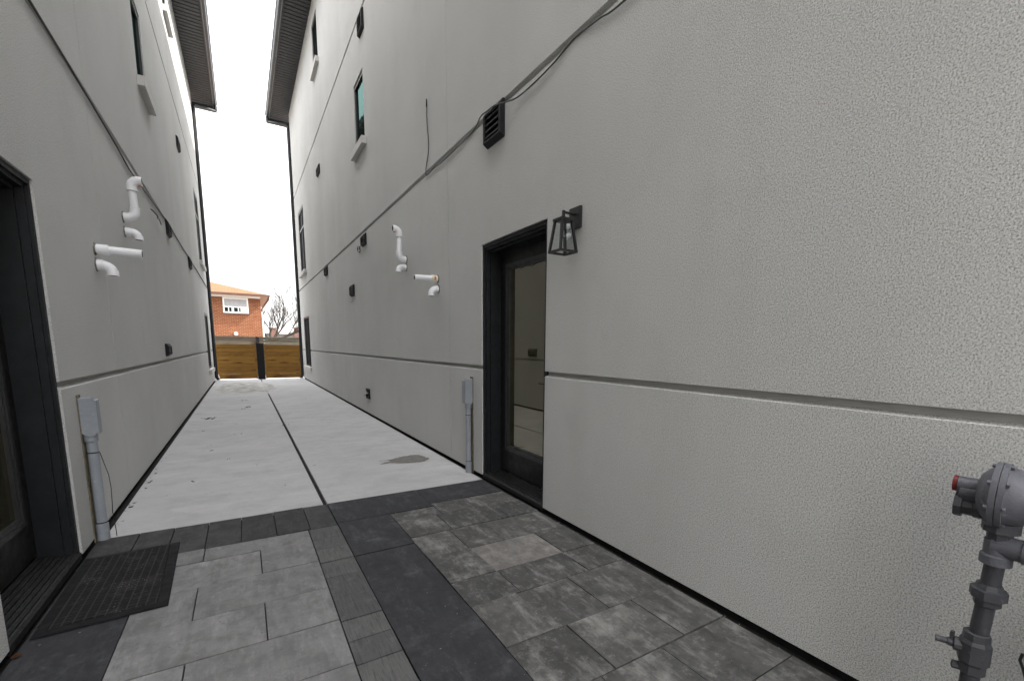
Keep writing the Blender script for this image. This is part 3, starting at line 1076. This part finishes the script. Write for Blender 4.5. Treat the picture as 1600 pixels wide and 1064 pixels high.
# electrical conduits beside the doors
def conduit(side, y, zt, zb, label, wired):
    X = lambda d: wallX(side, d)
    rt_ = thing("conduit", label, "conduit", (X(0), y, 0), "grey conduits beside the doors")
    bm = B()
    sl_ = B()
    box(sl_, X(-.001), X(.006), y - .045, y + .02, .0, zt + .02)
    link("sealant", sl_, SEAL, rt_)
    w2 = .040
    # fitting body: rounded box, deeper at top
    prism(bm, [(X(.006), zb + .02), (X(.030), zb), (X(.066), zb + .004), (X(.074), zb + .03), (X(.074), zt - .03), (X(.064), zt), (X(.006), zt)], 'y', y - w2, y + w2)
    link("junction_body", bm, COND, rt_, bevel=.009, seg=3, smooth=True)
    bm = B()
    prism(bm, [(X(.0745), zb + .012), (X(.084), zb + .014), (X(.084), zt - .016), (X(.0745), zt - .012)], 'y', y - w2 - .002, y + w2 + .002)
    for zz in (zb + .03, zt - .03):
        lathe(bm, (X(.084), y, zz), (-side, 0, 0), [(0, .006), (.003, .005)], 8)
    link("cover", bm, COND, rt_, bevel=.003, smooth=True)
    bm = B()
    lathe(bm, (X(.036), y, zb + .018), (0, 0, -1), [(0, .0345), (.052, .0345), (.054, .030)], 18)
    link("socket", bm, COND, rt_, smooth=True)
    bm = B(); tube(bm, [(X(.036), y, zb - .03), (X(.036), y, .10)], .0275, 18)
    lathe(bm, (X(.036), y, .11), (0, 0, -1), [(0, .0285), (.003, .032), (.113, .032)], 18)
    link("pipe", bm, COND, rt_, smooth=True)
    for zz in (zb - .11, .115):
        bm = B()
        lathe(bm, (X(.036), y, zz), (0, 0, 1), [(0, .0292), (.001, .0305), (.005, .0305), (.006, .0292)], 18)
        link("band", bm, WIREB, rt_)
    if wired:
        bm = B()
        p = [(X(.062), y + .012, zb - .105), (X(.066), y + .02, zb - .13), (X(.075), y + .035, zb - .20), (X(.085), y + .05, zb - .27), (X(.088), y + .055, zb - .36), (X(.086), y + .05, zb - .45), (X(.084), y + .04, zb - .52), (X(.09), y + .04, .05), (X(.095), y + .02, .004)]
        tube(bm, p, .0022, 6)
        link("tie_wire", bm, WIREB, rt_)
    return rt_


conduit(+1, 4.17, .955, .70, "grey conduit and junction fitting beside the right door, pipe clean", False)
conduit(-1, 3.865, .925, .685, "weathered grey conduit with a wire tied to it beside the left door", True)

# hose bib
hb_ = thing("hose_bib", "black recessed box with a brass hose tap low on the right wall", "tap", (WR, 8.68, .39))
bm = B()
for (a, b, c, d) in ((8.57, 8.60, .30, .48), (8.76, 8.79, .30, .48), (8.60, 8.76, .455, .48), (8.60, 8.76, .30, .325)):
    box(bm, WR + .001, WR - .03, a, b, c, d)
box(bm, WR - .001, WR - .006, 8.60, 8.76, .325, .455)
link("box", bm, VENT, hb_, bevel=.003)
bm = B()
tube(bm, [(WR - .004, 8.68, .40), (WR - .06, 8.68, .40), (WR - .075, 8.68, .385), (WR - .08, 8.68, .345)], .014, 10, hollow=.004)
lathe(bm, (WR - .05, 8.68, .41), (0, 0, 1), [(0, .008), (.025, .008), (.026, .024), (.032, .024), (.034, .01)], 12)
link("spigot", bm, [m_plain("tap_metal", (.42, .40, .36), .4, .5, .8), PVCD], hb_, smooth=True)


# cables
def cable(name, pts, r, mat, label, seg=8, sub=8):
    P = [Vector(p) for p in pts]
    out = []
    for i in range(len(P) - 1):
        p0 = P[max(0, i - 1)]; p1 = P[i]; p2 = P[i + 1]; p3 = P[min(len(P) - 1, i + 2)]
        for k in range(sub):
            t = k / sub
            out.append(.5 * ((2 * p1) + (p2 - p0) * t + (2 * p0 - 5 * p1 + 4 * p2 - p3) * t * t + (3 * p1 - p0 - 3 * p2 + p3) * t ** 3))
    out.append(P[-1])
    bm = B(); tube(bm, out, r, seg)
    return tag(link(name, bm, mat, smooth=True), label, "cable")


xr = WR - .010
cable("cable", [(xr, 1.2, 3.17), (xr, 2.10, 3.165), (xr, 2.32, 3.190), (WR - .004, 2.573, 3.212), (xr, 2.79, 3.172), (xr - .004, 3.07, 3.152), (xr - .01, 3.30, 3.158), (xr - .07, 3.50, 3.178), (xr - .072, 3.65, 3.19), (xr - .062, 3.79, 3.205), (xr, 4.06, 3.213), (xr, 4.40, 3.195), (xr, 4.89, 3.190), (xr, 5.08, 3.200), (xr, 5.25, 3.195), (xr, 5.34, 3.20), (xr, 5.35, 3.24), (xr, 5.33, 3.30), (xr, 5.26, 3.41), (xr, 5.25, 3.55), (xr, 5.275, 3.68), (xr, 5.285, 3.80), (xr, 5.28, 3.90)], .0055, WIRE,
      "thin grey cable sagging along the ledge of the right wall, its end turned up")
bm = B(); tube(bm, [(xr - .002, 5.28, 3.895), (xr - .004, 5.275, 3.97)], [.009, .007], 8)
tip = link("cable_end", bm, WIREB, [o for o in COL.objects if o.name == "cable"][0], smooth=True)
xl = WL + .011
cable("cable", [(xl, -1.0, 3.14), (xl, 1.5, 3.132), (xl, 3.8, 3.122), (xl, 5.0, 3.098), (xl, 5.9, 3.066), (xl, 6.45, 3.030), (xl, 6.75, 3.035), (xl, 7.27, 3.055), (xl, 8.06, 3.080), (xl, 8.9, 3.115), (xl, 9.25, 3.140), (xl, 9.55, 3.142), (xl, 10.0, 3.13), (xl, 11.2, 3.11), (xl, 12.35, 3.122), (xl, 12.7, 3.132), (xl, 13.0, 3.132), (xl, 13.6, 3.10), (xl, 15.2, 3.10), (xl, 17.0, 3.075), (xl, 19.1, 3.05)], .0075, WIREB,
      "black cable strung along the left wall past two vents")
cable("wire_stub", [(WL + .003, 7.80, 2.95), (WL + .03, 7.86, 2.93), (WL + .05, 7.95, 2.90), (WL + .035, 8.05, 2.895), (WL + .03, 8.25, 2.93), (WL + .028, 8.45, 2.90)], .007, WIREB,
      "short bent wire stub sticking out of the left wall beneath the cable")
cp = [(WR - .003, 8.86, 3.03)] + [(WR - .02 - .01 * math.sin(i), 8.95 + .07 * math.cos(i * .9), 2.985 + .05 * math.sin(i * .9)) for i in range(14)]
cable("wire_stub", cp, .006, WIRE, "small loose coil of wire beside a black vent on the right wall")


# ------------------------------------------------------------------ wall lantern
lt = thing("wall_lantern", "black tapered glass lantern on the stucco beside the right door", "lantern", (WR, 2.505, 2.0))
LX, LY = 1.795, 2.50
bm = B(); box(bm, WR + .001, WR - .018, 2.445, 2.562, 2.045, 2.180)
link("backplate", bm, LAMPB, lt, bevel=.003)
bm = B()
tube(bm, [(WR - .015, LY, 2.135), (LX + .004, LY, 2.135)], .008, 10)
box(bm, LX - .008, LX + .008, LY - .008, LY + .008, 2.075, 2.145)
link("arm", bm, LAMPB, lt, bevel=.001)
zt_, zb_ = 2.078, 1.890
ht_, hb2 = .046, .070
bm = B()
box(bm, LX - ht_ - .004, LX + ht_ + .004, LY - ht_ - .004, LY + ht_ + .004, zt_, zt_ + .014)
t = .0075
for sx in (-1, 1):
    for sy in (-1, 1):
        tp = Vector((LX + sx * (ht_ - t), LY + sy * (ht_ - t), zt_ + .001)); bt = Vector((LX + sx * (hb2 - t), LY + sy * (hb2 - t), zb_))
        A = [bm.verts.new(tp + Vector((a * t, b * t, 0))) for a, b in ((-1, -1), (1, -1), (1, 1), (-1, 1))]
        Q = [bm.verts.new(bt + Vector((a * t, b * t, 0))) for a, b in ((-1, -1), (1, -1), (1, 1), (-1, 1))]
        bm.faces.new(A); bm.faces.new(Q[::-1])
        for k in range(4):
            bm.faces.new([A[k], Q[k], Q[(k + 1) % 4], A[(k + 1) % 4]])
for (a0, a1, b0, b1) in ((-hb2, hb2, -hb2, -hb2 + .016), (-hb2, hb2, hb2 - .016, hb2), (-hb2, -hb2 + .016, -hb2 + .016, hb2 - .016), (hb2 - .016, hb2, -hb2 + .016, hb2 - .016)):
    box(bm, LX + a0, LX + a1, LY + b0, LY + b1, zb_ - .010, zb_ + .003)
link("cage", bm, LAMPB, lt, bevel=.001, seg=1)
bm = B()
e = .0035
for (p, q) in (((-1, -1), (1, -1)), ((1, -1), (1, 1)), ((1, 1), (-1, 1)), ((-1, 1), (-1, -1))):
    vs = []
    for (c, hh, zz) in ((p, hb2 - e - .003, zb_ + .004), (q, hb2 - e - .003, zb_ + .004), (q, ht_ - e - .003, zt_ - .001), (p, ht_ - e - .003, zt_ - .001)):
        vs.append(bm.verts.new((LX + c[0] * hh, LY + c[1] * hh, zz)))
    bm.faces.new(vs)
pg = link("pane", bm, CLEAR, lt)
bm = B()
lathe(bm, (LX, LY, zt_), (0, 0, -1), [(0, .014), (.045, .014), (.047, .010)], 14)
sk = link("socket", bm, LAMPB, lt, smooth=True)
bm = B()
lathe(bm, (LX, LY, zt_ - .047), (0, 0, -1), [(0, .010), (.012, .016), (.03, .021), (.045, .019), (.055, .010), (.058, .002)], 14)
link("bulb", bm, CLEAR, lt, smooth=True)


# ------------------------------------------------------------------ gas regulator and piping at the right edge
gx, gy = 1.70, .306
gm = thing("gas_regulator", "grey gas regulator with a red cap on piping at the right wall", "gas regulator", (gx, gy, 0))
ax = Vector((-.10, 1, 0)).normalized()        # the diaphragm axis, nearly along the wall
up_ = Vector((0, 0, 1))
rc = Vector((gx, gy + .012, .893))
bm = B()
lathe(bm, rc, ax, [(-.185, .022), (-.183, .036), (-.125, .040), (-.115, .050), (-.075, .060), (-.040, .074), (-.014, .080), (-.0135, .089), (-.001, .089)], 28)
lathe(bm, rc, ax, [(.0005, .089), (.014, .089), (.0145, .076), (.028, .066), (.040, .050), (.044, .03)], 28)
for k in range(8):
    a = 2 * math.pi * (k + .3) / 8
    u = ax.cross(up_).normalized()
    p = rc + (u * math.cos(a) + up_ * math.sin(a)) * .084
    lathe(bm, p - ax * .021, ax, [(0, .0062), (.006, .0062), (.0065, .004), (.034, .004), (.0345, .0062), (.042, .0062)], 6)
link("diaphragm_housing", bm, GASG, gm, smooth=True)
bm = B()
vc = rc + up_ * .012
lathe(bm, vc, ax, [(.02, .022), (.085, .022)], 18)
link("vent_tube", bm, GASG, gm, smooth=True)
bm = B(); lathe(bm, vc, ax, [(.086, .0225), (.095, .0225), (.096, .019)], 18)
link("red_cap", bm, RED, gm, smooth=True)
bm = B()
lc = rc - up_ * .045
lathe(bm, lc, ax, [(.01, .032), (.045, .032), (.047, .029), (.068, .029), (.069, .036), (.086, .036)], 8)
lathe(bm, rc - up_ * .012 + ax * .03, ax, [(.0, .03), (.048, .028), (.053, .012)], 16)
link("adjuster", bm, GASD, gm, smooth=True)
bm = B()
lathe(bm, (gx, gy, .795), (0, 0, 1), [(-.025, .026), (.0, .028), (.0, .040), (.028, .040), (.028, .030), (.06, .03)], 8)
link("hex_nut", bm, GASD, gm)
bm = B()
# tee with the branch running out of the picture toward the meter
lathe(bm, (gx, gy, .715), (0, 0, 1), [(-.012, .034), (.012, .034), (.016, .029), (.055, .029)], 18)
tube(bm, [(gx, gy + .01, .755), (gx, gy - .05, .755)], .030, 18)
lathe(bm, (gx, gy - .05, .755), (0, -1, 0), [(0, .034), (.02, .034), (.022, .022), (.45, .022)], 18)
link("tee", bm, GASG, gm, smooth=True)
bm = B(); tube(bm, [(gx, gy, .71), (gx, gy + .004, .60), (gx, gy + .012, .42), (gx, gy + .016, -.1)], .0215, 18)
link("riser", bm, GASD, gm, smooth=True)
bm = B()
lathe(bm, (gx, gy + .003, .612), (0, 0, 1), [(-.034, .026), (-.030, .030), (-.012, .030), (-.010, .040), (.014, .040), (.016, .031), (.03, .027)], 8)
link("union", bm, GASD, gm, bevel=.001)
bm = B()
lathe(bm, (gx, gy + .012, .44), (0, 0, 1), [(-.075, .024), (-.07, .030), (-.045, .030), (-.035, .036), (.02, .036), (.03, .031), (.05, .030), (.052, .025)], 8)
va = Vector((-.35, .94, 0)).normalized()
lathe(bm, Vector((gx, gy + .012, .44)), va, [(.02, .020), (.045, .020), (.047, .012), (.058, .012), (.059, .009), (.085, .009)], 12)
p = Vector((gx, gy + .012, .44)) + va * .05
box(bm, p.x - .006, p.x + .006, p.y - .004, p.y + .004, p.z - .002, p.z + .034)
lathe(bm, Vector((gx, gy + .014, .375)), va, [(.01, .012), (.04, .012), (.042, .006)], 10)
link("shutoff_valve", bm, GASD, gm, bevel=.001)
# return line; unseen meter body right of the frame, added to shade the wall
bm = B()
x2, y2 = 1.752, .175
tube(bm, [(x2, y2, -.1), (x2, y2, .50)], .022, 16)
lathe(bm, (x2, y2, .40), (0, 0, 1), [(-.02, .024), (-.018, .030), (.018, .030), (.02, .024)], 16)
link("return_pipe", bm, GASD, gm, smooth=True)
bm = B()
pth = [(x2 - .03, y2 + .055, .47), (x2 - .03, y2 + .058, .45), (x2 - .03, y2 + .05, .43), (x2 - .03, y2 + .042, .405), (x2 - .03, y2 + .035, .385), (x2 - .02, y2 + .022, .37)]
tube(bm, pth, .0035, 6)
link("tracer_wire", bm, WIREB, gm)
bm = B()
box(bm, 1.60, 1.83, -.33, -.06, .42, .80)
link("unseen_meter_body", bm, GASG, gm, bevel=.04, seg=4, smooth=True)

# ------------------------------------------------------------------ gates, post, fence behind
GYp = 19.62


def gate(x0, x1, label, seedv):
    rt_ = thing("wooden_gate", label, "gate", ((x0 + x1) / 2, GYp, 0), "stained wooden gates at the end of the passage")
    rnd = random.Random(seedv)
    n = 9
    z0, z1 = .0, 1.255
    bm = B()
    hh = (z1 - z0 - .02) / n
    for k in range(n):
        a = z0 + .01 + k * hh
        box(bm, x0 + .045, x1 - .045, GYp - .012 + rnd.uniform(-.003, .003), GYp + .012, a + .004, a + hh - .004)
    link("boards", bm, CEDAR, rt_, bevel=.004, seg=1)
    bm = B(); box(bm, x0 + .04, x1 - .04, GYp + .013, GYp + .03, z0 + .02, z1 - .02)
    link("backing", bm, DIRT, rt_)  # added dark panel, stops light leaking between the boards
    for a in (x0, x1 - .05):
        bm = B(); box(bm, a, a + .05, GYp - .016, GYp + .02, z0, z1)
        link("stile", bm, CEDAR, rt_, bevel=.003)
    bm = B()
    a = x0 + (.14 if seedv == 1 else .45)
    box(bm, a, a + .56, GYp - .020, GYp - .0145, .165, .180)
    link("brace_strip", bm, m_plain("pale_strip", (.50, .36, .20), .6, .3), rt_)
    for hz in (.25, 1.0):
        xx = x0 if seedv == 1 else x1
        bm = B(); lathe(bm, (xx, GYp - .022, hz - .05), (0, 0, 1), [(0, .011), (.1, .011)], 8)
        link("hinge", bm, STEEL, rt_)
    return rt_


gate(-.822, .407, "left stained wooden gate, its planks knotty and a pale strip at bottom left", 1)
gate(.655, 1.835, "right stained wooden gate, its planks plainer and a pale strip at bottom right", 2)
bm = B(); box(bm, .412, .645, GYp - .06, GYp + .09, -.1, 1.27)
box(bm, .404, .653, GYp - .07, GYp + .10, 1.271, 1.29)
tag(link("gate_post", bm, STEEL, bevel=.006), "thick black steel post standing between the two wooden gates", "post")
for xx in (-.865, 1.885):
    pass
FY = 23.4
fn = thing("board_fence", "weathered grey board fence with a capped top behind the gates", "fence", (0, FY, 0))
bm = B()
for x0, x1 in ((-9, -3.065), (-2.935, .496), (.624, 4.235), (4.365, 10)):
    z = -.1
    k = 0
    while z < 1.46:
        box(bm, x0, x1, FY - .012, FY + .012, z + .003, z + .137)
        z += .14
link("boards", bm, GREYW, fn, bevel=.004, seg=1)
bm = B()
for x0, x1 in ((-9, .496), (.624, 10)):
    box(bm, x0, x1, FY - .055, FY + .055, 1.535, 1.575)
    box(bm, x0, x1, FY - .030, FY - .013, 1.45, 1.533)
link("cap_rail", bm, GREYW, fn, bevel=.004)
for xp in (.56, -3.0, 4.3):
    bm = B(); box(bm, xp - .062, xp + .062, FY - .07, FY + .05, -.1, 1.57)
    link("post", bm, STEEL, fn, bevel=.004)

# small heaps of leftover snow at the wall corners
def snow(x, y, sx, sy, h, label):
    bm = B()
    bmesh.ops.create_icosphere(bm, subdivisions=4, radius=1, matrix=Matrix.Identity(4))
    for v in bm.verts:
        n = 1 + .35 * mnoise.noise(v.co * 1.7 + Vector((x, y, 0))) + .1 * mnoise.noise(v.co * 5)
        v.co = Vector((x + v.co.x * sx * n, y + v.co.y * sy * n, -.09 + max(-.02, v.co.z) * h * n))
    tag(link("snow_heap", bm, m_snow, smooth=True), label, "snow", "white leftover snow heaps by the gates")


m_snow = m_plain("old_snow", (.86, .86, .88), .7, .3, vary=.04, bump=.4)
snow(-.83, 19.42, .10, .16, .28, "small white snow heap at the foot of the left downspout")
snow(1.86, 19.75, .10, .16, .34, "small white snow heap at the foot of the right downspout")

# ------------------------------------------------------------------ brick house behind
HY = 34.0
hs = thing("brick_house", "orange brick house with a hipped orange roof behind the fence", "house", (-3, HY + 4, 0))
hx0, hx1 = -9.0, 1.12
bm = B(); box(bm, hx0, hx1, HY, HY + 9, -.15, 4.17)
wall = link("wall", bm, BRICK, hs)
ez = 4.18
ov = .42
bm = B()
box(bm, hx0 - ov, hx1 + ov, HY - ov, HY + 9 + ov, ez, ez + .03)
link("soffit", bm, PINKSOF, hs)
bm = B()
box(bm, hx0, hx1, HY - .03, HY - .002, ez - .12, ez - .002)
link("frieze_board", bm, WHITE, hs)
bm = B()
for (a, b, c, d) in ((hx0 - ov - .09, hx1 + ov + .09, HY - ov - .10, HY - ov), (hx1 + ov, hx1 + ov + .09, HY - ov + .001, HY + 9 + ov), (hx0 - ov - .09, hx0 - ov, HY - ov + .001, HY + 9 + ov)):
    box(bm, a, b, c, d, ez + .005, ez + .11)
tube(bm, [(hx1 + ov + .045, HY - ov + .5, ez + .01), (hx1 + ov + .04, HY - ov + .5, ez - .12), (hx1 + .05, HY + .12, ez - .75), (hx1 + .05, HY + .12, ez - .9)], .045, 8)
link("gutter", bm, BROWN, hs)
bm = B(); tube(bm, [(hx1 + .05, HY + .12, ez - .88), (hx1 + .05, HY + .12, 0)], .045, 8)
link("downspout", bm, WHITE, hs)
bm = B()
a0, a1, b0, b1 = hx0 - ov - .02, hx1 + ov + .02, HY - ov - .02, HY + 9 + ov + .02
hw = (b1 - b0) / 2
c = [bm.verts.new(p) for p in ((a0, b0, ez + .10), (a1, b0, ez + .10), (a1, b1, ez + .10), (a0, b1, ez + .10))]
rh = ez + .10 + hw * .29
r1 = bm.verts.new((a0 + hw, (b0 + b1) / 2, rh)); r2 = bm.verts.new((a1 - hw, (b0 + b1) / 2, rh))
for f in ((c[0], c[1], r2, r1), (c[1], c[2], r2), (c[2], c[3], r1, r2), (c[3], c[0], r1), (c[3], c[2], c[1], c[0])):
    bm.faces.new(f)
link("roof", bm, SHING, hs)
# white slider window under the eave
wx0, wx1, wz0, wz1 = -.85, .46, 3.12, 4.05
bm = B()
fwd = .075
for (a, b, c_, d) in ((wx0, wx0 + fwd, wz0, wz1), (wx1 - fwd, wx1, wz0, wz1), (wx0 + fwd, wx1 - fwd, wz1 - .10, wz1), (wx0 + fwd, wx1 - fwd, wz0, wz0 + fwd), (wx0 + fwd, wx1 - fwd, 3.45, 3.51), (-.10, -.04, wz0 + fwd, 3.45)):
    box(bm, a, b, HY - .05, HY - .004, c_, d)
wn = link("window", bm, WHITE, hs)
bm = B(); box(bm, wx0 + fwd, wx1 - fwd, HY - .022, HY - .015, 3.51, wz1 - .10)
k = 3.53
for i in range(7):
    box(bm, wx0 + fwd, wx1 - fwd, HY - .03, HY - .0225, k, k + .04); k += .058
link("blind", bm, BLIND, wn)
bm = B(); box(bm, wx0 + fwd, wx1 - fwd, HY - .022, HY - .014, wz0 + fwd, 3.45)
link("pane", bm, GLASS, wn)
for (a, b) in ((wx1 - .42, wx1 - fwd), (-.60, -.55), (-.42, -.30)):
    bm = B(); box(bm, a, b, HY - .03, HY - .023, wz0 + fwd, 3.449)
    link("curtain", bm, WHITE, wn)
bm = B(); box(bm, wx0 - .05, wx1 + .05, HY - .045, HY + .02, wz0 - .085, wz0 - .004)
link("sill", bm, BRICKD, wn)
bm = B()
lathe(bm, (-.30, HY - .001, 1.86), (0, -1, 0), [(0, .11), (.10, .11), (.14, .09), (.16, .04)], 14)
link("exhaust_cap", bm, WHITE, hs, smooth=True)

# ------------------------------------------------------------------ bare tree
tr = thing("bare_tree", "leafless grey tree with spreading bare branches beside the brick house", "tree", (2.05, 46, 0))
rnd = random.Random(21)
tb, cb = B(), B()
tube(tb, [(2.05, 46, -.16), (2.02, 46, .6), (2.1, 46, 1.3), (2.12, 46, 1.55)], [.20, .16, .14, .13], 10)
link("trunk", tb, BARK, tr)


def grow(p, d, L, r, lev):
    n = 5
    pts = [p.copy()]
    q = p.copy()
    dd = d.copy()
    kids = []
    for i in range(n):
        dd = (dd + Vector((rnd.gauss(0, .09), rnd.gauss(0, .09), rnd.gauss(.05, .06)))).normalized()
        q = q + dd * L / n
        pts.append(q.copy())
        if lev < 4 and i >= 1:
            for _ in range(2 if lev > 0 and rnd.random() < .45 else 1):
                if rnd.random() < .62:
                    kids.append((q.copy(), dd.copy(), i))
    rr = [max(.019, r * (1 - .5 * i / n)) for i in range(n + 1)]
    tube(cb, pts, rr, 5 if lev < 3 else 4)
    for (kp, kd, i) in kids:
        ang = rnd.uniform(.35, .75)
        ax_ = kd.cross(Vector((rnd.gauss(0, 1), rnd.gauss(0, 1), rnd.gauss(0, 1)))).normalized()
        nd = Matrix.Rotation(ang, 3, ax_) @ kd
        nd.z += .12
        grow(kp, nd.normalized(), L * rnd.uniform(.55, .8), max(.026, rr[i + 1] * .66), lev + 1)


for d, L in (((.55, .1, .85), 2.2), ((.95, .0, .50), 2.6), ((.12, -.2, 1), 1.7), ((1.0, .25, .28), 2.5), ((.8, .2, .7), 2.2), ((-.5, .2, .8), 1.5)):
    grow(Vector((2.10, 46, 1.45)), Vector(d).normalized(), L, .10, 1)
link("crown", cb, BARK, tr)

# far low houses on the skyline right of the tree
fh = thing("far_house", "pale low house with a grey roof and red chimney far behind the fence", "house", (5, 72, 0))
bm = B(); box(bm, 2.6, 9.5, 72, 80, -.15, 2.65)
link("wall", bm, SIDING, fh)
bm = B()
prism(bm, [(71.5, 2.66), (80.5, 2.66), (76, 3.75)], 'x', 2.2, 9.9)
link("roof", bm, m_plain("pale_roof", (.25, .25, .25), .9, .2, vary=.15), fh)
bm = B(); box(bm, 3.35, 3.95, 71.2, 71.9, -.15, 3.35); box(bm, 3.28, 4.02, 71.13, 71.97, 3.352, 3.45)
link("chimney", bm, BRICKD, fh)
bm = B(); box(bm, 6.05, 6.6, 70.9, 71.45, -.15, 3.45); box(bm, 5.98, 6.67, 70.83, 71.52, 3.452, 3.56)
link("chimney", bm, BRICKD, fh)
